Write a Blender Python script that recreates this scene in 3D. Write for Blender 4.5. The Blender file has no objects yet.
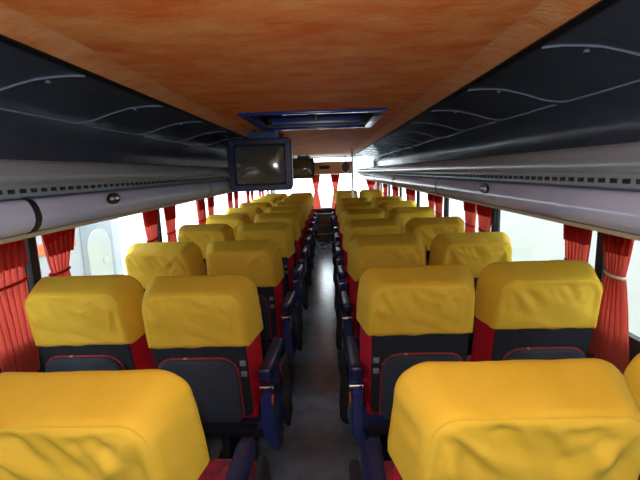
import bpy, bmesh, math, random
from mathutils import Vector, Matrix, noise
C = bpy.context.scene.collection
sc = bpy.context.scene
PI = math.pi
CZ = 1.45                    # camera height over the aisle floor

# ------------------------------------------------------------ camera
def camera_axes(pitch, yaw, roll):
    f = Vector((math.sin(yaw)*math.cos(pitch), math.cos(yaw)*math.cos(pitch), -math.sin(pitch)))
    r0 = f.cross(Vector((0, 0, 1))).normalized(); u0 = r0.cross(f)
    r = r0*math.cos(roll) + u0*math.sin(roll); u = -r0*math.sin(roll) + u0*math.cos(roll)
    return f, r, u
cam_data = bpy.data.cameras.new('camera'); cam = bpy.data.objects.new('camera', cam_data); C.objects.link(cam)
f_, r_, u_ = camera_axes(0.164, -0.0241, -0.0318)
cam.matrix_world = Matrix(((r_.x, u_.x, -f_.x, .0926), (r_.y, u_.y, -f_.y, 0), (r_.z, u_.z, -f_.z, CZ), (0, 0, 0, 1)))
cam_data.sensor_width = 36; cam_data.lens = 415/640*36; cam_data.clip_start = .02
sc.camera = cam

# ------------------------------------------------------------ world and light
world = bpy.data.worlds.new('world'); sc.world = world; world.use_nodes = True
bg = world.node_tree.nodes['Background']
bg.inputs['Color'].default_value = (.80, .90, 1, 1); bg.inputs['Strength'].default_value = 5.0
world.cycles.sampling_method = 'MANUAL'; world.cycles.sample_map_resolution = 64
flash = bpy.data.lights.new('camera_flash', 'POINT'); flash.energy = 15.5; flash.shadow_soft_size = .03
flash.color = (.95, .97, 1)
fo = bpy.data.objects.new('camera_flash', flash); fo.location = (.05, -.01, CZ+.07); C.objects.link(fo)
sc.view_settings.view_transform = 'Standard'; sc.view_settings.look = 'None'
sc.view_settings.exposure = 0.53; sc.view_settings.gamma = 1.0; sc.view_settings.use_curve_mapping = False

# ------------------------------------------------------------ materials
def mat(name, col, rough=.6, metal=0, spec=.5, noise_scale=None, col2=None, bump=0, bump_scale=40, stretch=None, coat=0, trans=0, sheen=0):
    m = bpy.data.materials.new(name); m.use_nodes = True
    nt = m.node_tree; b = nt.nodes['Principled BSDF']
    b.inputs['Base Color'].default_value = (*col, 1); b.inputs['Roughness'].default_value = rough
    b.inputs['Metallic'].default_value = metal; b.inputs['Specular IOR Level'].default_value = spec
    b.inputs['Coat Weight'].default_value = coat; b.inputs['Coat Roughness'].default_value = .15
    b.inputs['Sheen Weight'].default_value = sheen
    tc = nt.nodes.new('ShaderNodeTexCoord'); mp = nt.nodes.new('ShaderNodeMapping')
    nt.links.new(tc.outputs['Object'], mp.inputs[0])
    if stretch: mp.inputs['Scale'].default_value = stretch
    if noise_scale:
        n = nt.nodes.new('ShaderNodeTexNoise'); n.inputs['Scale'].default_value = noise_scale; n.inputs['Detail'].default_value = 5
        n.inputs['Roughness'].default_value = .65
        r = nt.nodes.new('ShaderNodeValToRGB'); r.color_ramp.elements[0].position = .32; r.color_ramp.elements[1].position = .7
        r.color_ramp.elements[0].color = (*col, 1); r.color_ramp.elements[1].color = (*(col2 or col), 1)
        nt.links.new(mp.outputs[0], n.inputs[0]); nt.links.new(n.outputs[0], r.inputs[0]); nt.links.new(r.outputs[0], b.inputs['Base Color'])
    if bump:
        n = nt.nodes.new('ShaderNodeTexNoise'); n.inputs['Scale'].default_value = bump_scale; n.inputs['Detail'].default_value = 3
        bp = nt.nodes.new('ShaderNodeBump'); bp.inputs['Strength'].default_value = bump; bp.inputs['Distance'].default_value = .01
        nt.links.new(mp.outputs[0], n.inputs[0]); nt.links.new(n.outputs[0], bp.inputs['Height']); nt.links.new(bp.outputs[0], b.inputs['Normal'])
    if trans:
        out = nt.nodes['Material Output']; t = nt.nodes.new('ShaderNodeBsdfTranslucent'); mx = nt.nodes.new('ShaderNodeMixShader')
        mx.inputs[0].default_value = trans
        t.inputs[0].default_value = (*col, 1)
        nt.links.new(b.outputs[0], mx.inputs[1]); nt.links.new(t.outputs[0], mx.inputs[2]); nt.links.new(mx.outputs[0], out.inputs[0])
    return m
M = {}
M['yellow'] = mat('yellow_cover_cloth', (.69, .445, .028), .75, noise_scale=6, col2=(.77, .51, .05), bump=.10, bump_scale=420, sheen=.0, spec=.25)
M['red'] = mat('red_upholstery', (.42, .008, .022), .85, spec=.2, bump=.15, bump_scale=300)
M['navy_cloth'] = mat('dark_blue_grey_cloth', (.015, .019, .028), .9, spec=.2, noise_scale=60, col2=(.022, .027, .038), bump=.2, bump_scale=250)
M['pad'] = mat('worn_blue_grey_pad', (.022, .032, .048), .8, spec=.3, noise_scale=9, col2=(.034, .046, .066), bump=.15, bump_scale=200)
M['pattern'] = mat('patterned_red_piping', (.35, .01, .02), .8, noise_scale=45, col2=(.02, .02, .05))
rp = M['pattern'].node_tree
for n in rp.nodes:
    if n.type == 'VALTORGB':
        n.color_ramp.elements[0].position = .42; n.color_ramp.elements[1].position = .56
        e = n.color_ramp.elements.new(.62); e.color = (.55, .35, .10, 1)
        n.color_ramp.interpolation = 'CONSTANT'
M['seat_red'] = mat('red_patterned_cushion', (.50, .012, .02), .85, noise_scale=22, col2=(.02, .02, .04))
M['blue_plastic'] = mat('blue_plastic', (.018, .028, .14), .32, spec=.5, bump=.04, bump_scale=8)
M['navy_plastic'] = mat('navy_armrest_plastic', (.012, .016, .075), .35)
M['black'] = mat('black_plastic', (.008, .008, .010), .5)
M['black_cloth'] = mat('black_cloth', (.010, .010, .014), .8, bump=.3, bump_scale=30)
M['steel'] = mat('brushed_steel', (.6, .6, .6), .3, metal=1)
M['dark_metal'] = mat('dark_metal', (.03, .03, .035), .45, metal=.6)
M['orange'] = mat('orange_ceiling_felt', (.84, .165, .022), .7, noise_scale=5.5, col2=(.98, .44, .13), bump=.2, bump_scale=50, stretch=(1.0, 2.0, 1), spec=.35)
M['orange_light'] = mat('pale_orange_felt', (.90, .28, .06), .6, noise_scale=9, col2=(.97, .52, .24), bump=.25, bump_scale=60, stretch=(1, 1.6, 1), spec=.4)
M['roof'] = mat('glossy_dark_blue_roof_panel', (.20, .25, .35), .19, spec=1, noise_scale=3, col2=(.25, .30, .41), bump=.5, bump_scale=4, stretch=(1.2, 1.6, 1.2))
M['seam'] = mat('panel_bead', (.30, .35, .46), .25, spec=.8)
M['rail'] = mat('grey_rack_plastic', (.19, .235, .28), .22, spec=.9, bump=.03, bump_scale=6)
M['duct'] = mat('lavender_grey_duct', (.39, .46, .64), .20, spec=.8, noise_scale=5, col2=(.45, .52, .70), bump=.02, bump_scale=10)
M['beige'] = mat('beige_trim', (.42, .36, .24), .5)
M['white'] = mat('white_panel', (.75, .76, .76), .5)
M['floor'] = mat('grey_vinyl_floor', (.13, .16, .21), .20, spec=1, noise_scale=10, col2=(.20, .24, .31), bump=.06, bump_scale=25)
M['dark_wall'] = mat('dark_side_wall', (.03, .032, .04), .7)
M['pillar'] = mat('black_window_pillar', (.010, .010, .010), .55)
M['hatch'] = mat('blue_hatch_plastic', (.014, .045, .34), .25, spec=.6)
M['tvblue'] = mat('dark_blue_tv_plastic', (.012, .024, .095), .35, bump=.04, bump_scale=30)
M['bracket'] = mat('light_blue_bracket', (.05, .15, .34), .45)
M['cream'] = mat('cream_plastic', (.62, .58, .48), .4)
M['screen'] = mat('grey_tv_glass', (.11, .12, .112), .10, spec=.7)
M['brown'] = mat('brown_carpet', (.075, .045, .032), .8, noise_scale=12, col2=(.12, .075, .05))
M['tan'] = mat('tan_header_veneer', (.55, .25, .08), .5, noise_scale=3, col2=(.66, .36, .14))
M['concrete'] = mat('pale_concrete', (.45, .45, .42), .9, noise_scale=2, col2=(.55, .55, .52))
M['pale_wall'] = mat('pale_plaster_wall', (.80, .80, .70), .9, noise_scale=1.4, col2=(.88, .87, .78), bump=.1, bump_scale=4)
M['veh'] = mat('pale_grey_vehicle_paint', (.52, .53, .52), .4)
M['veh_door'] = mat('cream_vehicle_door', (.56, .58, .50), .5)
M['veh_grey'] = mat('grey_vehicle_frame', (.33, .35, .36), .5)
M['orange_paint'] = mat('orange_stripe_paint', (.85, .22, .08), .5)
M['curtain'] = mat('red_curtain_cloth', (.64, .10, .070), .8, spec=.2, noise_scale=3, col2=(.76, .17, .12), stretch=(8, 8, 1.0), trans=.6)
M['curtain_dark'] = mat('doubled_red_curtain_cloth', (.48, .022, .016), .8, spec=.2, trans=.28)
M['amber'] = mat('amber_reflector', (.8, .18, .02), .3)
M['gap'] = mat('slot_shadow_plastic', (.006, .006, .006), .8)
gl = bpy.data.materials.new('window_glass'); gl.use_nodes = True
nt = gl.node_tree; nt.nodes.remove(nt.nodes['Principled BSDF'])
tr = nt.nodes.new('ShaderNodeBsdfTransparent'); tr.inputs[0].default_value = (.93, .95, .94, 1)
gs = nt.nodes.new('ShaderNodeBsdfGlossy'); gs.inputs['Roughness'].default_value = .03
mx = nt.nodes.new('ShaderNodeMixShader'); mx.inputs[0].default_value = .04
nt.links.new(tr.outputs[0], mx.inputs[1]); nt.links.new(gs.outputs[0], mx.inputs[2]); nt.links.new(mx.outputs[0], nt.nodes['Material Output'].inputs[0])
M['glass'] = gl

# ------------------------------------------------------------ helpers
def mesh_of(name, bm, m, smooth=True):
    me = bpy.data.meshes.new(name)
    bmesh.ops.recalc_face_normals(bm, faces=bm.faces[:])
    bm.to_mesh(me); bm.free()
    for mm in (m if isinstance(m, (list, tuple)) else [m]): me.materials.append(mm)
    if smooth:
        for p in me.polygons: p.use_smooth = True
        try: me.set_sharp_from_angle(angle=math.radians(40))
        except Exception: pass
    return me
def obj(name, bm, m, parent=None, smooth=True, loc=None):
    o = bpy.data.objects.new(name, mesh_of(name, bm, m, smooth)); C.objects.link(o)
    if parent: o.parent = parent
    if loc: o.location = loc
    return o
def tag(o, label, cat, group=None, kind=None):
    o['label'] = label
    if cat: o['category'] = cat
    if group: o['group'] = group
    if kind: o['kind'] = kind
    return o
def thing(name, label, cat, loc=(0, 0, 0), rz=0, group=None):
    o = bpy.data.objects.new(name, None); C.objects.link(o); o.empty_display_size = .1
    o.location = loc; o.rotation_euler = (0, 0, rz)
    return tag(o, label, cat, group)
def struct(name, bm, m, parent=None, smooth=False):
    o = obj(name, bm, m, parent, smooth); o['kind'] = 'structure'; return o
def dup(root, loc, rz, label, group=None):
    r = root.copy(); C.objects.link(r); r.location = loc; r.rotation_euler = (0, 0, rz); r['label'] = label
    if group: r['group'] = group
    for ch in list(root.children):
        c = ch.copy(); C.objects.link(c); c.parent = r
        for g in ch.children:
            d = g.copy(); C.objects.link(d); d.parent = c
    return r
def box(bm, x0, x1, y0, y1, z0, z1, bev=0, seg=2):
    r = bmesh.ops.create_cube(bm, size=1)
    for v in r['verts']:
        v.co = Vector(((x0+x1)/2+v.co.x*(x1-x0), (y0+y1)/2+v.co.y*(y1-y0), (z0+z1)/2+v.co.z*(z1-z0)))
    if bev:
        es = list({e for v in r['verts'] for e in v.link_edges})
        bmesh.ops.bevel(bm, geom=es, offset=bev, segments=seg, affect='EDGES', profile=.6)
    return bm
def nbox(*a, **k): return box(bmesh.new(), *a, **k)
def tube(bm, pts, r, seg=8, close=False):
    pts = [Vector(p) for p in pts]; rings = []; n = len(pts)
    up = Vector((0, 0, 1))
    for i, p in enumerate(pts):
        t = (pts[(i+1) % n] - pts[i-1]) if close else (pts[min(i+1, n-1)] - pts[max(i-1, 0)])
        t.normalize(); a = t.cross(up)
        if a.length < .05: a = t.cross(Vector((1, 0, 0)))
        a.normalize(); b = a.cross(t)
        rr = r[i] if isinstance(r, (list, tuple)) else r
        rings.append([bm.verts.new(p + a*math.cos(2*PI*k/seg)*rr + b*math.sin(2*PI*k/seg)*rr) for k in range(seg)])
    for i in range(n if close else n-1):
        A, B = rings[i], rings[(i+1) % n]
        for k in range(seg): bm.faces.new((A[k], A[(k+1) % seg], B[(k+1) % seg], B[k]))
    if not close: bm.faces.new(rings[0]); bm.faces.new(rings[-1])
    return bm
def extrude_profile(prof, y0, y1, ny=1, closed=True, fn=None):
    """prof: (x,z) points swept along y"""
    bm = bmesh.new(); rows = []
    for j in range(ny+1):
        y = y0+(y1-y0)*j/ny
        rows.append([bm.verts.new(fn(x, y, z) if fn else (x, y, z)) for x, z in prof])
    n = len(prof)
    for j in range(ny):
        for k in range(n if closed else n-1):
            bm.faces.new((rows[j][k], rows[j][(k+1) % n], rows[j+1][(k+1) % n], rows[j+1][k]))
    if closed: bm.faces.new(rows[0]); bm.faces.new(rows[-1])
    return bm
def grid_box(nx, ny, nz):
    """surface grid of the cube [-1,1]^3"""
    bm = bmesh.new(); cache = {}
    def V(i, j, k):
        key = (i, j, k)
        if key not in cache: cache[key] = bm.verts.new((-1+2*i/nx, -1+2*j/ny, -1+2*k/nz))
        return cache[key]
    for i in range(nx):
        for j in range(ny):
            for k in (0, nz): bm.faces.new((V(i, j, k), V(i+1, j, k), V(i+1, j+1, k), V(i, j+1, k)))
        for k in range(nz):
            for j in (0, ny): bm.faces.new((V(i, j, k), V(i+1, j, k), V(i+1, j, k+1), V(i, j, k+1)))
    for j in range(ny):
        for k in range(nz):
            for i in (0, nx): bm.faces.new((V(i, j, k), V(i, j+1, k), V(i, j+1, k+1), V(i, j, k+1)))
    return bm
def rshape(p, hx, hy, hz, Rt, Rb, r, inx=0, inz=0):
    """cube point -> slab with rounded outline in xz (top Rt, bottom Rb), soft edges r, back (y<0) narrowed by inx/inz"""
    x, y, z = p.x*hx, p.y*hy, p.z*hz
    R = Rt if z > 0 else Rb
    n = Vector((0, 0)); e = 0
    cx = max(-hx+R, min(hx-R, x)); cz = max(-hz+R, min(hz-R, z))
    dx, dz = x-cx, z-cz; L = math.hypot(dx, dz)
    if L > 1e-9:
        m = max(abs(dx), abs(dz)); x = cx+dx*m/L; z = cz+dz*m/L; n = Vector((dx/L, dz/L)); e = R-m
    else:
        ex, ez = hx-abs(x), hz-abs(z)
        if ex < ez: n = Vector((math.copysign(1, x), 0)); e = ex
        else: n = Vector((0, math.copysign(1, z))); e = ez
    if abs(y) > hy-r and e < r:
        a = r-e; b = abs(y)-(hy-r); m = max(a, b); L = math.hypot(a, b)
        if L > 1e-9:
            a2, b2 = a*m/L, b*m/L
            x += n.x*(a2-a); z += n.y*(a2-a); y = math.copysign(hy-r+b2, y)
    t = (hy-y)/(2*hy)
    x *= 1-inx*t/hx
    if z > 0: z -= inz*t*z/hz
    return Vector((x, y, z))
def slab(nx, ny, nz, hx, hy, hz, Rt, Rb, r, inx=0, inz=0, post=None):
    bm = grid_box(nx, ny, nz)
    for v in bm.verts:
        q = v.co.copy(); c = rshape(q, hx, hy, hz, Rt, Rb, r, inx, inz)
        v.co = post(c, q) if post else c
    return bm
def xform(bm, mtx):
    for v in bm.verts: v.co = mtx @ v.co
    return bm

# ------------------------------------------------------------ the bus shell
XC = .0185; X0, X1 = -1.19, 1.19; YB, YF = -1.6, 9.45; ROOF = 1.98
PILR = [-.75, .45, 1.66, 2.76, 3.92, 5.15, 6.40, 7.60, 8.75]
PILL = [-.75, .50, 1.72, 3.06, 4.22, 5.45, 6.65, 7.80, 8.85]
ZS, ZT = .80, CZ-.17
def side_wall(name, x0, x1, pil):
    bm = bmesh.new()
    if x0 > 0: box(bm, x0, x1, YB, 6.43, 0, ZS); box(bm, x0, x1, 7.57, YF, 0, ZS)
    else: box(bm, x0, x1, YB, YF, 0, ZS)
    box(bm, x0, x1, YB, YF, ZT, ROOF)
    ys = [YB]+pil+[YF-.04]
    for y in ys:
        w = .022
        box(bm, x0 if x0 > 0 else x1-.016, x0+.016 if x0 > 0 else x1, y-w, y+w, ZS, ZT)
    return struct(name, bm, M['dark_wall'])
side_wall('wall_left', X0-.05, X0, PILL); side_wall('wall_right', X1, X1+.05, PILR)
wn = 0
for s, pil in ((-1, PILL), (1, PILR)):
    ys = [YB+.03]+pil+[YF-.04]
    for a, b in zip(ys[:-1], ys[1:]):
        wn += 1
        w = bpy.data.objects.new('window_%d' % wn, None); C.objects.link(w); w['kind'] = 'structure'
        w.location = (s*(X1+.009), (a+b)/2, ZS)
        h = (b-a)/2-.035; zz = ZT-ZS
        obj('glass_pane', nbox(-.003, .003, -h+.0, h-.0, .0, zz), M['glass'], w, False)
        fb = bmesh.new(); t = .012
        box(fb, -.008, .008, -h, -h+t, 0, zz); box(fb, -.008, .008, h-t, h, 0, zz)
        box(fb, -.008, .008, -h+t, h-t, 0, t); box(fb, -.008, .008, -h+t, h-t, zz-t, zz)
        obj('window_frame', fb, M['pillar'], w, False)
d_ = bpy.data.objects.new('door_1', None); C.objects.link(d_); d_['kind'] = 'structure'; d_.location = (X1+.02, 7.0, 0)
bm = bmesh.new()
box(bm, -.02, .02, -.57, -.50, .04, ZS-.01); box(bm, -.02, .02, .50, .57, .04, ZS-.01); box(bm, -.02, .02, -.50, .50, .04, .12); box(bm, -.02, .02, -.50, .50, ZS-.05, ZS-.01)
obj('door_frame', bm, M['pillar'], d_, False)
obj('door_glass', nbox(-.003, .003, -.50, .50, .12, ZS-.05), M['glass'], d_, False)
k = 0
for s, pil in ((-1, PILL), (1, PILR)):
    for y in pil:
        k += 1
        struct('trim_%d' % k, nbox(min(s*1.176, s*1.19), max(s*1.176, s*1.19), y-.024, y+.024, ZS, ZT, bev=.004), M['pillar'])
struct('floor', nbox(X0, X1, YB, YF, -.08, 0), M['floor'])
# roof shell
struct('ceiling_shell', nbox(X0-.05, X1+.05, YB, YF, ROOF, ROOF+.05), M['dark_wall'])
# rear wall behind the camera, left solid to dim the reflection in the television
struct('wall_back', nbox(X0, X1, YB-.05, YB, 0, ROOF), M['dark_wall'])
# front wall with windscreen
bm = bmesh.new(); box(bm, X0, X1, YF-.05, YF, 0, .62); box(bm, X0, X1, YF-.05, YF, 1.74, ROOF)
box(bm, X0, -1.1, YF-.05, YF, .62, 1.74); box(bm, 1.1, X1, YF-.05, YF, .62, 1.74)
struct('wall_front', bm, M['white'])
struct('window_51', nbox(-1.1, 1.1, YF-.03, YF-.024, .62, 1.74), M['glass'])

# orange ceiling with the hatch opening
ZC = CZ+.32
HX0, HX1, HY0, HY1 = -.345, .385, 2.33, 3.12
hi = .51; he = .602; YD = 8.1
bm = bmesh.new()
box(bm, XC-hi, XC+hi, YB, HY0, ZC, ZC+.02); box(bm, XC-hi, XC+hi, HY1, YD, ZC, ZC+.02)
box(bm, XC-hi, HX0, HY0, HY1, ZC, ZC+.02); box(bm, HX1, XC+hi, HY0, HY1, ZC, ZC+.02)
struct('ceiling', bm, M['orange'])
for i, s in enumerate((-1, 1)):
    prof = [(XC+s*hi, ZC), (XC+s*(hi+.03), ZC-.001), (XC+s*(he-.02), ZC-.014), (XC+s*he, ZC-.016), (XC+s*he, ZC+.02), (XC+s*hi, ZC+.02)]
    struct('trim_%d' % (40+i), extrude_profile(prof, YB, YD), M['orange_light'], smooth=True)
    prof = [(XC+s*he, ZC-.020), (XC+s*(he+.028), ZC-.020), (XC+s*(he+.028), ZC+.03), (XC+s*he, ZC+.03)]
    struct('trim_%d' % (42+i), extrude_profile(prof, YB, YD+.6), M['black'])
    # glossy dark roof panel over the rack
    base = [(.63, .310), (.70, .314), (.80, .305), (.90, .280), (1.0, .243), (1.07, .212), (1.12, .185), (1.140, .165), (1.146, .15), (1.15, .12), (1.155, .04), (1.155, -.10)]
    prof = [(XC+s*x if x < 1.1 else s*x+XC*.3, CZ+z) for x, z in base]
    nlen = 90
    def wob(x, y, z, s=s):
        d = noise.noise(Vector((x*3*s, y*1.7, 5*s)))*.006 + noise.noise(Vector((x*8, y*4.5, 9)))*.0015
        g = min(1, max(0, (abs(x)-.66)/.1))
        return (x, y, z+d*g)
    bm = extrude_profile(prof, YB, YF-.06, nlen, False, wob)
    bmesh.ops.solidify(bm, geom=bm.faces[:], thickness=-.006)
    struct('ceiling_%s' % ('left', 'right')[i], bm, M['roof'], smooth=True)
    # beads of the roof panels: across, round the corner, then along
    def roofz(x):
        x = abs(x)
        for (a, za), (b, zb) in zip(base[:-1], base[1:]):
            if a <= x <= b: return CZ+za+(zb-za)*(x-a)/(b-a)
        return CZ+.15
    bb = bmesh.new()
    for j in range(16):
        y0 = (-.48 if s < 0 else -.60)+j*.60
        if y0 > 8.6: break
        pts = []
        for q in range(6): pts.append((.66+.26*q/5, y0-.02*q/5))
        for q in range(1, 6):
            a = q/5*PI/2; pts.append((.92+.09*math.sin(a), y0-.02-.10*(1-math.cos(a))))
        for q in range(1, 8): pts.append((1.01, y0-.12-.50*q/7))
        P = []
        for x, y in pts:
            v = wob(XC+s*x, y, roofz(x)-.001); P.append(v)
        tube(bb, P, .0048, 6)
        for q in (.80,):
            v = wob(XC+s*q, y0+.035, roofz(q)-.002); box(bb, v[0]-.006, v[0]+.006, v[1]-.006, v[1]+.006, v[2]-.005, v[2]+.004, bev=.002)
    struct('trim_%d' % (44+i), bb, M['seam'], smooth=True)
# front ceiling section, coloured white to stand for windscreen glare on it
struct('ceiling_front', nbox(XC-.63, XC+.63, YD, YF-.06, ZC+.0, ZC+.02), M['white'])

# roof hatch
t = thing('roof_hatch', 'blue framed roof hatch set in the orange ceiling', 'roof hatch', (0, 0, ZC))
w = .035
def ring(x0, x1, y0, y1, w, z0, z1, bev=0):
    bm = bmesh.new()
    box(bm, x0, x1, y0, y0+w, z0, z1, bev); box(bm, x0, x1, y1-w, y1, z0, z1, bev)
    box(bm, x0, x0+w, y0+w, y1-w, z0, z1, bev); box(bm, x1-w, x1, y0+w, y1-w, z0, z1, bev)
    return bm
obj('hatch_frame', ring(HX0-.035, HX1+.035, HY0-.05, HY1+.035, .055, -.014, .004, .005), M['hatch'], t)
obj('chrome_edge', ring(HX0+.012, HX1-.012, HY0+.008, HY1-.01, .006, -.010, .012, .002), M['steel'], t)
bm = ring(HX0+.001, HX1-.001, HY0+.001, HY1-.001, .012, .021, .14); box(bm, HX0, HX1, HY0, HY1, .14, .15)
obj('hatch_well', bm, M['black'], t)
o = obj('hatch_lid', slab(8, 4, 6, .315, .04, .042, .012, .012, .008), M['hatch'], t, loc=((HX0+HX1)/2-.0, HY1-.062, .050))
bm = bmesh.new(); tube(bm, [(0, 0, 0), (0, 0, -.02)], .006, 10); tube(bm, [(0, 0, -.02), (0, 0, -.032)], .012, 10)
obj('knob', bm, M['steel'], o, loc=(.0, -.048, .02))
t.location = (0, 0, ZC)

# ------------------------------------------------------------ luggage racks
def rack(s, label):
    t = thing('luggage_rack', label, 'luggage rack', (XC, 0, CZ+(.002 if s < 0 else -.012)), 0, None)
    P = lambda pts: [(s*x, z) for x, z in pts]
    y0, y1 = YB+.02, YF-.15
    obj('shelf', extrude_profile(P([(.70, .035), (1.12, -.03), (1.12, -.045), (.70, .015)]), y0, y1), M['rail'], t)
    pr = [(.715, .05), (.700, .052), (.686, .048), (.676, .036), (.671, .020), (.670, .004), (.674, -.008), (.680, -.014), (.71, -.014)]
    obj('front_rail', extrude_profile(P(pr), y0, y1), M['rail'], t)
    sl = obj('slot_strip', extrude_profile(P([(.678, -.012), (.676, -.040), (.690, -.046), (.71, -.046), (.71, -.012)]), y0, y1, closed=True), M['rail'], t)
    bm = bmesh.new()
    y = -.5
    while y < y1-.1:
        a, b = sorted((s*.6735, s*.684)); box(bm, a, b, y, y+.019, -.032, -.022); y += .0385
    obj('air_slots', bm, M['gap'], t, False)['kind'] = 'stuff'
    duct = [(.70, -.048), (.688, -.050), (.679, -.058), (.672, -.072), (.668, -.088), (.668, -.102), (.674, -.118), (.686, -.130), (.702, -.137), (.72, -.139), (.74, -.048)]
    dj = obj('air_duct', extrude_profile(P(duct), y0, y1), M['duct'], t)
    obj('lower_trim', extrude_profile(P([(.692, -.136), (.694, -.146), (.71, -.150), (1.16, -.152), (1.16, -.137), (.74, -.134)]), y0, y1), M['beige'], t)
    ring_ = [(x-.0025 if x < .70 else x, z-(.002 if z < -.12 else 0)) for x, z in duct[:-1]]
    for yy in ((1.03, 2.62, 4.2, 5.8, 7.4) if s < 0 else (2.33, 3.9, 5.5, 7.1)):
        bm = extrude_profile(P(ring_+[(.73, -.05)]), yy, yy+(.022 if s < 0 and yy < 1.5 else .008))
        obj('joint_ring', bm, M['black'], t)
    for yy in ((1.42, 4.0, 6.4) if s < 0 else (1.60, 3.82, 6.4)):
        bm = bmesh.new(); n = 20
        fr = obj('vent_nozzle', disc_mesh(.020, .006), M['dark_metal'], t, loc=(s*.668, yy, -.072))
        fr.rotation_euler = (0, s*-PI/2, 0)
        for q in (-1, 1):
            obj('vent_eye', disc_mesh(.0055, .004), M['steel'], fr, loc=(0, q*.017, .004))
    return t
def disc_mesh(r, h, n=20):
    bm = bmesh.new()
    prof = [(r, 0), (r*1.0, h*.5), (r*.88, h), (r*.72, h*.9), (r*.66, h*.5), (0, h*.5)]
    rows = [[bm.verts.new((p[0]*math.cos(2*PI*k/n), p[0]*2.2*math.sin(2*PI*k/n), p[1])) for k in range(n)] for p in prof[:-1]]
    for A, B in zip(rows[:-1], rows[1:]):
        for k in range(n): bm.faces.new((A[k], A[(k+1) % n], B[(k+1) % n], B[k]))
    bm.faces.new(rows[-1]); bm.faces.new(rows[0])
    return bm
rack(-1, 'long grey luggage rack with lavender duct along the left side, behind the television')
rack(1, 'long grey luggage rack with lavender duct along the right side')

# ------------------------------------------------------------ seats
W_, L_, T_ = .462, .603, .125
REC = math.radians(12)
def recline(z0=.47):
    L_ = LEN[0]
    return Matrix.Translation((0, L_*math.sin(REC)-.0, z0)) @ Matrix.Rotation(REC, 4, 'X')
# local slab space: x right, y forward (+) , z up from the backrest foot ; top at L_
LEN = [.603]
COVER_H = .262
def set_side(s):
    global L_, COVER_H
    L_, COVER_H = (.603, .252) if s > 0 else (.620, .234)
    LEN[0] = L_
def cover_mesh(seed):
    random.seed(seed); hz = COVER_H/2
    def post(c, q):
        x, y, z = c
        n = Vector((0, -1, 0)) if q.y < -.99 else (Vector((0, 1, 0)) if q.y > .99 else (Vector((math.copysign(1, x), -.4, 0)) if abs(q.x) > .99 else Vector((0, -.2, 1))))
        d = 0
        for sx in (-1, 1):              # creases fanning out from the top corners
            cx, cz = sx*.17, hz-.03
            dx, dz = x-cx, z-cz; r = math.hypot(dx, dz); a = math.atan2(dz, dx)
            amp = .011*math.exp(-((r-.07)/.10)**2)*(1 if (seed+sx) % 3 else .5)
            f = noise.noise(Vector((math.cos(a)*2.6+seed*7.3+sx, math.sin(a)*2.6+r*2, seed*3.1)))
            amp *= min(1, r/.09)**2
            d += amp*((1-abs(f)*3.2)*.6 if seed % 2 else f*2)
        d += .0022*noise.noise(Vector((x*9+seed*11, y*9, z*22+x*8)))*2
        d += .0045*(noise.noise(Vector((x*30+z*18, z*4, seed*5.7)))*math.exp(-((z-hz+.065)/.06)**2)*1.8+.5*noise.noise(Vector((x*5+3, z*34+x*12, seed*2.7))))
        e_ = min(W_/2-.042-abs(x), hz-.020-z)
        if q.y < -.9: d *= min(1, abs(e_)/.028)**1.2
        c = c+n*(d if q.y < -.9 else d*.35)
        # seam ridge where the back face meets the gusset
        if q.y < -.9: 
            pass
        c.x *= 1-.075*max(0, (z+hz)/(2*hz))**1.6
        if q.z < -.99: c.z += .004*noise.noise(Vector((x*14, y*10, seed)))*2+.010*x*(1 if seed % 2 else -1)
        return c
    bm = slab(72, 12, 42, W_/2+.008, T_/2+.011, hz, .070, .001, .020, .046, .018, post)
    # open bottom
    fs = [f for f in bm.faces if all(abs(v.co.z+hz) < .02 for v in f.verts) and abs(f.normal.z) > .0 and (lambda zz: max(zz)-min(zz) < .006)([v.co.z for v in f.verts])]
    bm.normal_update()
    fs = [f for f in bm.faces if abs(f.normal.z) > .9 and f.calc_center_median().z < 0]
    bmesh.ops.delete(bm, geom=fs, context='FACES_ONLY')
    xform(bm, recline() @ Matrix.Translation((0, -T_/2, L_-hz+.006)))
    # seam: a thin raised piping running round the back face edge
    me = mesh_of('headrest_cover', bm, M['yellow'], False)
    for p in me.polygons: p.use_smooth = True
    return me
def cover_seam_mesh():
    bm = bmesh.new(); hx, hz, y = W_/2-.042, COVER_H/2-.020, -T_/2-.005
    pts = [(-hx, y, -COVER_H/2+.01)]
    R = .045
    for k in range(7): a = PI-k/6*PI/2; pts.append((-hx+R+R*math.cos(a), y, hz-R+R*math.sin(a)))
    for k in range(7): a = PI/2-k/6*PI/2; pts.append((hx-R+R*math.cos(a), y, hz-R+R*math.sin(a)))
    pts.append((hx, y, -COVER_H/2+.01))
    hz_ = COVER_H/2
    pts = [(p[0]*(1-.075*max(0, (p[2]+hz_)/(2*hz_))**1.6), p[1], p[2]) for p in pts]
    tube(bm, pts, .0016, 6)
    xform(bm, recline() @ Matrix.Translation((0, -T_/2, L_-COVER_H/2+.006)))
    return mesh_of('cover_seam', bm, M['yellow'])
def arm_side(s):
    """aisle armrest on side s of the seat (s=+1: seat left of the aisle)"""
    x = s*(W_/2+.040)
    return x
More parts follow.
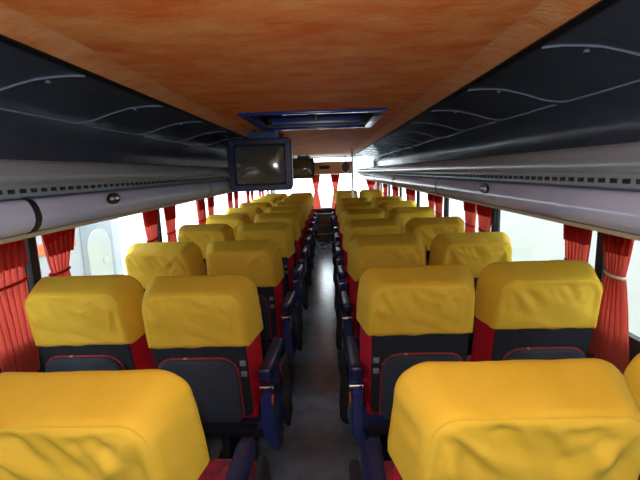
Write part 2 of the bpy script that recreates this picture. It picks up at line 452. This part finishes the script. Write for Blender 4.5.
def make_seat(name, label, aisle, s):
    t = thing(name, label, 'bus seat')
    R = recline()
    # red slab
    def taper(c, q):
        u = max(0, (c.z+L_/2-(L_-COVER_H))/COVER_H); c.x *= 1-.085*min(1, u)**1.6; return c
    bm = slab(14, 6, 18, W_/2-.003, T_/2-.004, L_/2-.008, .072, .03, .02, .050, .020, taper)
    obj('backrest', xform(bm, R @ Matrix.Translation((0, -T_/2, L_/2-.012))), M['red'], t)
    # dark panel on the back face; trimmed to the gusset line
    bm = slab(10, 2, 14, W_/2-.047, .006, .190, .01, .02, .004)
    obj('back_panel', xform(bm, R @ Matrix.Translation((-.0, -T_+.001, .208))), M['navy_cloth'], t)
    # padded pocket
    def pad_post(c, q):
        if q.y < -.9: c.y -= .007*(1-q.x*q.x)*(1-q.z*q.z)+.0025*noise.noise(c*16)
        return c
    bm = slab(18, 3, 16, .158, .015, .152, .07, .03, .010, 0, 0, pad_post)
    pd = obj('back_pad', xform(bm, R @ Matrix.Translation((-s*.014, -T_-.020, .160))), M['pad'], t)
    bm = bmesh.new(); hx, hz, rr = .160, .154, .07; pts = []
    for cx, cz, a0, q in ((hx-rr, hz-rr, 0, rr), (-hx+rr, hz-rr, 1, rr), (-hx+.03, -hz+.03, 2, .03), (hx-.03, -hz+.03, 3, .03)):
        for k in range(6): a = (a0+k/5)*PI/2; pts.append((cx+q*math.cos(a), 0, cz+q*math.sin(a)))
    tube(bm, pts, .0035, 6, close=True)
    obj('piping', xform(bm, R @ Matrix.Translation((-s*.014, -T_-.011, .160))), M['pattern'], pd)
    # lower edge of the back, red welt and shadowed shell
    bm = slab(10, 4, 3, W_/2-.03, .05, .02, .01, .01, .008)
    obj('lower_welt', xform(bm, R @ Matrix.Translation((0, -T_/2-.01, .02))), M['red'], t)
    # cushion
    def cpost(c, q):
        if q.z > .9: c.z += .012*(1-q.x*q.x)*(1-q.y*q.y)
        return c
    bm = slab(14, 12, 4, W_/2-.003, .205, .055, .03, .02, .02, 0, 0, cpost)
    obj('seat_cushion', xform(bm, Matrix.Translation((0, .385, .368))), M['seat_red'], t)
    # metal under-frame
    bm = bmesh.new()
    box(bm, -W_/2+.02, W_/2-.02, .14, .58, .26, .312, .01)
    box(bm, -W_/2+.03, W_/2-.03, .02, .10, .36, .42, .008)
    obj('under_frame', bm, M['black'], t)
    bm = bmesh.new()
    for q in (.20, .50): tube(bm, [(0, q, .27), (0, q, .02)], .020, 10)
    box(bm, -.09, .09, .14, .56, 0, .02, .004)
    obj('pedestal', bm, M['dark_metal'], t)
    sc_ = bpy.data.objects.new('headrest_cover', covers[0]); C.objects.link(sc_); sc_.parent = t
    se = bpy.data.objects.new('cover_seam', SEAM); C.objects.link(se); se.parent = sc_
    if aisle:
        x = s*(W_/2+.010)
        # blue shell between back and aisle fairing
        bm = slab(8, 4, 6, .06, .03, .05 if s < 0 else .02, .015, .015, .01)
        obj('side_shell', xform(bm, Matrix.Translation((s*.165, .05, .425 if s < 0 else .40))), M['blue_plastic'], t)
        # armrest bar: higher at the near end
        prof = slab(6, 14, 5, .029, .215, .030, .016, .012, .018)
        def bend(c):
            u = (c.y+.215)/.43
            return Vector((c.x, c.y, c.z*(1-.25*u)+.035*(1-u)**2))
        for v in prof.verts: v.co = bend(v.co)
        obj('armrest', xform(prof, Matrix.Translation((x, .185, .615))), M['navy_plastic'], t)
        # fairing hanging below: rounded at the foot
        bm = slab(5, 12, 18, .024, .13, .155, .05, .12, .012)
        for v in bm.verts: v.co.y += (.155-v.co.z)*.16
        ar = obj('armrest_fairing', xform(bm, Matrix.Translation((x, .085, .430))), M['blue_plastic'], t)
        bm = bmesh.new(); tube(bm, [(x-s*.028, .01, .578), (x+s*.028, .01, .578)], .011, 12)
        obj('hinge_cap', bm, M['steel'], t)
        obj('reflector', nbox(*sorted((x+s*.024, x+s*.029)), -.03, .0, .525, .555, bev=.002), M['amber'], t)
        # black pouch hanging on the aisle side
        def fl(c, q):
            c.y += .02*math.sin(c.z*14); c.x += .006*math.sin(c.z*25+1)*(1 if q.x > 0 else 1); return c
        bm = slab(4, 10, 14, .017, .075, .155, .02, .05, .012, 0, 0, fl)
        obj('side_pouch', xform(bm, Matrix.Translation((x+s*.043, .33, .40))), M['black_cloth'], t)
        # two hinge plates on the aisle edge of the back panel
        for q in (.285, .235):
            o = obj('hinge_plate', xform(nbox(-.012, .012, -.006, .006, -.011, .011, bev=.003), R @ Matrix.Translation((s*.166, -T_-.006, q))), M['rail'], t)
    return t
protos = {}; COV = {}
for s in (1, -1):
    set_side(s)
    COV[s] = covers = [cover_mesh(i) for i in range(5)]
    SEAM = cover_seam_mesh()
    for a in (True, False): protos[(a, s)] = make_seat('bus_seat', 'x', a, s)
ordn = ['nearest', 'second', 'third', 'fourth', 'fifth', 'sixth', 'seventh', 'eighth', 'ninth', 'farthest']
LY = [.785, 1.575, 2.403, 3.242, 4.033, 4.798, 5.58, 6.37, 7.12, 7.86]
LYW = [.74, 1.62, 2.42, 3.27, 4.04, 4.83, 5.60, 6.37, 7.12, 7.86]
RY = [.76, 1.574, 2.37, 3.147, 4.047, 4.902, 5.678, 7.95]
RYW = [.81, 1.60, 2.36, 3.17, 4.06, 4.90, 5.80, 7.95]
used = set(); random.seed(4)
XA, XW = .425, .902
n = 0
for side, ya, yw in ((-1, LY, LYW), (1, RY, RYW)):
    for aisle, ys in ((True, ya), (False, yw)):
        for i, y in enumerate(ys):
            sd = 'left' if side < 0 else 'right'
            pos = 'aisle' if aisle else 'window'
            row = ordn[i] if not (side > 0 and i == 7) else 'farthest'
            if row == 'farthest' and side > 0:
                lab = 'yellow-covered bus %s seat on the right, standing apart up front beyond the steel pole' % pos
            elif row == 'nearest':
                lab = 'yellow-covered bus %s seat in the row nearest the camera, %s of the aisle' % (pos, sd)
            else:
                lab = 'yellow-covered bus %s seat, %s row from the camera, %s of the aisle' % (pos, row, sd)
            key = (aisle, -side)
            x = side*(XA if aisle else XW) + (.012 if side > 0 and i == 0 and aisle else 0) + (.024 if side > 0 and i == 0 and not aisle else 0)
            rz = random.uniform(-.012, .012)
            p = protos[key]
            if key not in used:
                used.add(key); o = p; o.location = (x, y, 0); o.rotation_euler = (0, 0, rz); o['label'] = lab
            else: o = dup(p, (x, y, 0), rz, lab)
            o['group'] = 'yellow-covered bus seats %s of the aisle' % sd
            for ch in o.children:
                if ch.name.startswith('headrest_cover'): ch.data = COV[-side][(n*2+i) % 5]
            n += 1

# ------------------------------------------------------------ curtains
def curtain_mesh(name, w_top, w_tie, w_bot, z_top, z_tie, z_bot, folds, seed, shift=0):
    """hangs along y, gathered at the tie; shift moves the tie towards the pillar"""
    nu, nv = folds*8, 34; bm = bmesh.new(); rows = []
    def width(z):
        if z > z_tie: t = (z-z_tie)/(z_top-z_tie); return w_tie+(w_top-w_tie)*t**.8
        t = (z_tie-z)/max(.01, z_tie-z_bot); return w_tie+(w_bot-w_tie)*t**.7
    for j in range(nv+1):
        z = z_top+(z_bot-z_top)*j/nv; w = width(z); row = []
        sh = shift*math.exp(-((z-z_tie)/.16)**2)
        for i in range(nu+1):
            u = i/nu
            a = .5+.5*noise.noise(Vector((u*3, z*1.5, seed)))
            dep = (.009+.009*a)*(.7+.3*w/w_top)
            ph = u*folds*2*PI+.9*noise.noise(Vector((u*2, z*2.2, seed+4)))
            x = dep*math.sin(ph)
            y = (u-.5)*w+sh+.004*math.sin(ph*2)
            row.append(bm.verts.new((x, y, z)))
        rows.append(row)
    for j in range(nv):
        for i in range(nu):
            f = bm.faces.new((rows[j][i], rows[j][i+1], rows[j+1][i+1], rows[j+1][i]))
            f.material_index = 0
    bmesh.ops.recalc_face_normals(bm, faces=bm.faces[:])
    return bm, width
def make_curtain(label, x, y, w_top, w_tie, w_bot, z_tie, z_bot, folds, seed, shift=0, group='red curtains tied back at the side windows', rz=0, top=None):
    t = thing('curtain', label, 'curtain', (x, y, 0), rz, group)
    zt = top or ZT-.004
    zh = zt-.165
    bm, wf = curtain_mesh('cloth', w_top, w_tie, w_bot, zt, z_tie, z_bot, folds, seed, shift)
    obj('cloth', bm, M['curtain'], t)
    # doubled heading: own layer
    bm, _ = curtain_mesh('heading', w_top, wf(zh) if zh > z_tie else w_tie, wf(zh), zt, zh, zh, folds, seed, shift*.25)
    for v in list(bm.verts): v.co.x += -.006 if x > 0 else .006
    obj('doubled_heading', bm, M['curtain_dark'], t)
    bm = bmesh.new(); pts = [( .022*math.cos(a), shift+(w_tie/2+.006)*math.sin(a), z_tie+.004*math.sin(a)) for a in [2*PI*k/20 for k in range(20)]]
    tube(bm, pts, .006, 6, close=True)
    obj('tie_band', bm, M['curtain_dark'], t)
    return t
XCU = 1.167
far = ['near the camera', 'second', 'third', 'fourth', 'fifth', 'sixth', 'seventh', 'eighth']
# right side
near_c = make_curtain('large red curtain with a pale tie at the nearest right window, behind the nearest seats', XCU, 1.545, .17, .085, .22, CZ-.42, CZ-.78, 6, 1.3, .0)
for ch in near_c.children:
    if ch.name.startswith('tie_band'): ch.data.materials[0] = M['cream']; ch['label'] = 'pale tie band'
make_curtain('red curtain left of the nearest right curtain, on the far side of the black pillar', XCU, 1.80, .19, .13, .19, CZ-.43, CZ-.72, 6, 2.3)
lab = ['nearer', 'farther']
k = 0
rn = {2.70: 'second black pillar', 3.90: 'third black pillar', 5.15: 'fourth black pillar', 6.40: 'fifth black pillar', 7.60: 'sixth black pillar', 8.75: 'seventh black pillar'}
for y, nm in rn.items():
    for j, dy in enumerate((.18, .47)):
        k += 1
        if y+dy > 9.2: continue
        make_curtain('red tied curtain beyond the %s on the right, the %s of its pair' % (nm, lab[j]), XCU, y+dy, .27, .16, .24, CZ-.44, CZ-.70, 6, 3+k*1.7)
# left side
make_curtain('large red curtain at the left picture edge beside the second row', -XCU, 1.545, .25, .24, .19, CZ-.40, CZ-.80, 7, 31.3, -.02)
make_curtain('short red curtain just beyond the first black pillar on the left', -XCU, 1.89, .27, .12, .24, CZ-.42, CZ-.72, 6, 32.3, -.03)
ln = {3.06: 'second pillar', 4.22: 'third pillar', 5.45: 'fourth pillar', 6.65: 'fifth pillar', 7.80: 'sixth pillar'}
for y, nm in ln.items():
    for j, dy in enumerate((-.17, .19)):
        k += 1
        make_curtain('red tied curtain at the %s on the left, the %s of its pair' % (nm, lab[j]), -XCU, y+dy, .25, .15, .22, CZ-.44, CZ-.70, 6, 33+k*1.7)
# front pair across the windscreen
gf = 'red curtains at the windscreen'
for xx, w, lb in ((-.175, .20, 'left one of the two hourglass red curtains before the windscreen'), (.245, .20, 'right one of the two hourglass red curtains before the windscreen')):
    c = make_curtain(lb, xx, 9.10, .20, .07, .20, CZ-.42, CZ-.82, 5, 70+xx, 0, gf, PI/2, CZ-.071)
make_curtain('red curtain in the front right corner, right of the steel pole', 1.02, 9.15, .24, .10, .16, CZ-.40, CZ-.75, 5, 77, 0, gf, PI/2, CZ-.16)

# ------------------------------------------------------------ televisions
def tv(name, label, loc, rz):
    t = thing(name, label, 'television', loc, rz, 'televisions hanging over the left aisle seats')
    w, h, d = .235, .190, .19
    def shape(c, q):
        if c.y > -.02:      # tube housing narrows to the rear
            f = 1-.45*min(1, (c.y+.02)/.2); c.x *= f; c.z *= f
        return c
    bm = slab(14, 8, 12, w-.004, .17, h-.004, .03, .03, .02, 0, 0, shape)
    obj('housing', xform(bm, Matrix.Translation((0, .205, 0))), M['cream'], t)
    # bezel frame: rounded rectangle ring
    bm = bmesh.new()
    def rr(hx, hz, R, y, n=5):
        P = []
        for cx, cz, a0 in ((hx-R, hz-R, 0), (-hx+R, hz-R, 1), (-hx+R, -hz+R, 2), (hx-R, -hz+R, 3)):
            for k in range(n+1): a = (a0+k/n)*PI/2; P.append(bm.verts.new((cx+R*math.cos(a), y, cz+R*math.sin(a))))
        return P
    rings = [rr(w, h, .028, .036), rr(w, h, .028, .012), rr(w-.008, h-.008, .026, 0), rr(w-.046, h-.042, .020, 0), rr(w-.056, h-.052, .022, .012), rr(w-.058, h-.054, .022, .03)]
    for A, B in zip(rings[:-1], rings[1:]):
        m = len(A)
        for k in range(m): bm.faces.new((A[k], A[(k+1) % m], B[(k+1) % m], B[k]))
    obj('bezel', bm, M['tvblue'], t)
    def scr(c, q):
        if q.y < -.9: c.y -= .014*(1-q.x**2)*(1-q.z**2)
        return c
    bm = slab(16, 2, 14, w-.056, .005, h-.052, .022, .022, .003, 0, 0, scr)
    obj('screen', xform(bm, Matrix.Translation((0, .022, 0))), M['screen'], t)
    bm = slab(8, 4, 4, .135, .10, .030, .012, .01, .01, .02)
    obj('mounting_bracket', xform(bm, Matrix.Translation((.03, .16, h+.024))), M['bracket'], t)
    bm = bmesh.new()
    for xx in (-.05, .10): box(bm, xx-.012, xx+.012, .12, .20, h+.05, h+.085, .002)
    obj('hanger', bm, M['dark_metal'], t)
    return t
TVZ = CZ+.060
t1 = tv('television', 'dark blue framed tube television hanging from the ceiling at left, screen off', (-.405, 3.08, TVZ), .02)
t2 = dup(t1, (-.40, 8.0, TVZ+.0), .0, 'small far television at the front end, partly behind the near television')
for ch in t2.children:
    if ch.name.startswith(('bezel', 'housing')): ch.data = ch.data.copy(); ch.data.materials[0] = M['brown']

# ------------------------------------------------------------ front end of the aisle
o = thing('front_header', 'tan veneered header beam across the front above the windscreen', 'header panel', (0, 9.12, CZ+.065))
obj('beam', slab(20, 3, 6, .635, .05, .135, .03, .05, .02), M['tan'], o)
obj('oval_handle', xform(slab(10, 2, 6, .115, .012, .035, .034, .034, .008), Matrix.Translation((.02, -.062, .015))), M['black'], o)
obj('speaker_box', xform(slab(6, 3, 6, .045, .05, .14, .01, .01, .008), Matrix.Translation((-.24, -.10, .0))), M['dark_metal'], o)
o = thing('grab_pole', 'tall steel pole by the front steps beside the right rack end', 'pole', (.475, 6.60, 0))
bm = bmesh.new(); tube(bm, [(0, 0, .012), (0, 0, ZC-.01)], .015, 12); obj('tube', bm, M['steel'], o)
bm = bmesh.new(); tube(bm, [(0, 0, 0), (0, 0, .016)], .035, 14); tube(bm, [(0, 0, ZC-.02), (0, 0, ZC)], .03, 14); obj('flange', bm, M['steel'], o)
o = thing('round_mirror', 'round mirror with brown back and bright rim near the right rack end', 'mirror', (.46, 8.75, CZ+.07))
bm = bmesh.new()
n = 24
for y_, r in ((0, .075),):
    tube(bm, [(.085*math.cos(2*PI*k/n), 0, .11*math.sin(2*PI*k/n)) for k in range(n)], .010, 8, close=True)
obj('rim', bm, M['steel'], o)
bm = slab(10, 3, 10, .08, .012, .10, .079, .079, .008); obj('mirror_back', bm, M['brown'], o)
bm = bmesh.new(); tube(bm, [(0, .01, .09), (0, .03, .20), (0, .05, .245)], .008, 8); obj('arm', bm, M['dark_metal'], o)
# engine cover console at the end of the aisle
o = thing('engine_cover', 'brown carpeted engine cover box with dark blue frame at the aisle end', 'engine cover', (-.01, 8.62, 0))
obj('lower_box', slab(8, 6, 6, .165, .12, .17, .02, .01, .015), M['brown'], o, loc=(0, 0, .17))
obj('upper_box', slab(8, 6, 6, .165, .10, .11, .02, .01, .015), M['brown'], o, loc=(0, .07, .45))
bm = bmesh.new(); tube(bm, [(-.17, -.04, .34), (.17, -.04, .34), (.18, -.03, .57), (-.18, -.03, .57)], .016, 8, close=True)
obj('frame', bm, M['navy_plastic'], o)
obj('step_strip', nbox(-.15, .15, -.135, -.12, .16, .18, bev=.003), M['beige'], o)
o = thing('dashboard', 'dark dashboard ledge under the windscreen beyond the front seats', 'dashboard', (0, 9.26, 0))
obj('ledge', slab(16, 4, 5, 1.05, .11, .05, .02, .02, .02), M['black'], o, loc=(0, 0, .60))
obj('front_panel', nbox(-1.05, 1.05, -.02, .10, 0, .56, bev=.01), M['dark_wall'], o)

# ------------------------------------------------------------ outside
struct('ground', nbox(-30, 30, -12, 40, -1.25, -1.15), M['concrete'])
o = struct('wall_outside', nbox(2.75, 2.95, -6, 22, -1.15, 3.0), M['pale_wall'])
# parked vehicle on the left
o = thing('parked_bus', 'pale grey parked bus with orange stripe seen through the left window', 'bus', (-3.0, 0, -1.15))
bm = bmesh.new(); box(bm, -2.4, 0, -6.0, 6.05, .45, 2.62, .10, 3)
obj('body', bm, M['veh'], o)
obj('stripe', nbox(0, .012, -5.8, 4.9, 1.80, 1.92), M['orange_paint'], o)
bm = nbox(.0, .02, 5.02, 5.75, .55, 2.02, bev=.008)
dr = obj('door', bm, M['veh_grey'], o)
bm = slab(16, 2, 16, .27, .008, .62, .24, .10, .006); xform(bm, Matrix.Translation((.026, 5.38, 1.32)) @ Matrix.Rotation(PI/2, 4, 'Z'))
obj('door_panel', bm, M['veh_door'], dr)
obj('door_plate', nbox(.035, .042, 5.42, 5.56, 1.46, 1.54, bev=.003), M['cream'], dr)
for yy in (-3.6, 3.4):
    bm = bmesh.new(); tube(bm, [(-.30, yy, .5), (.01, yy, .5)], .5, 28)
    obj('wheel', bm, M['black'], o)
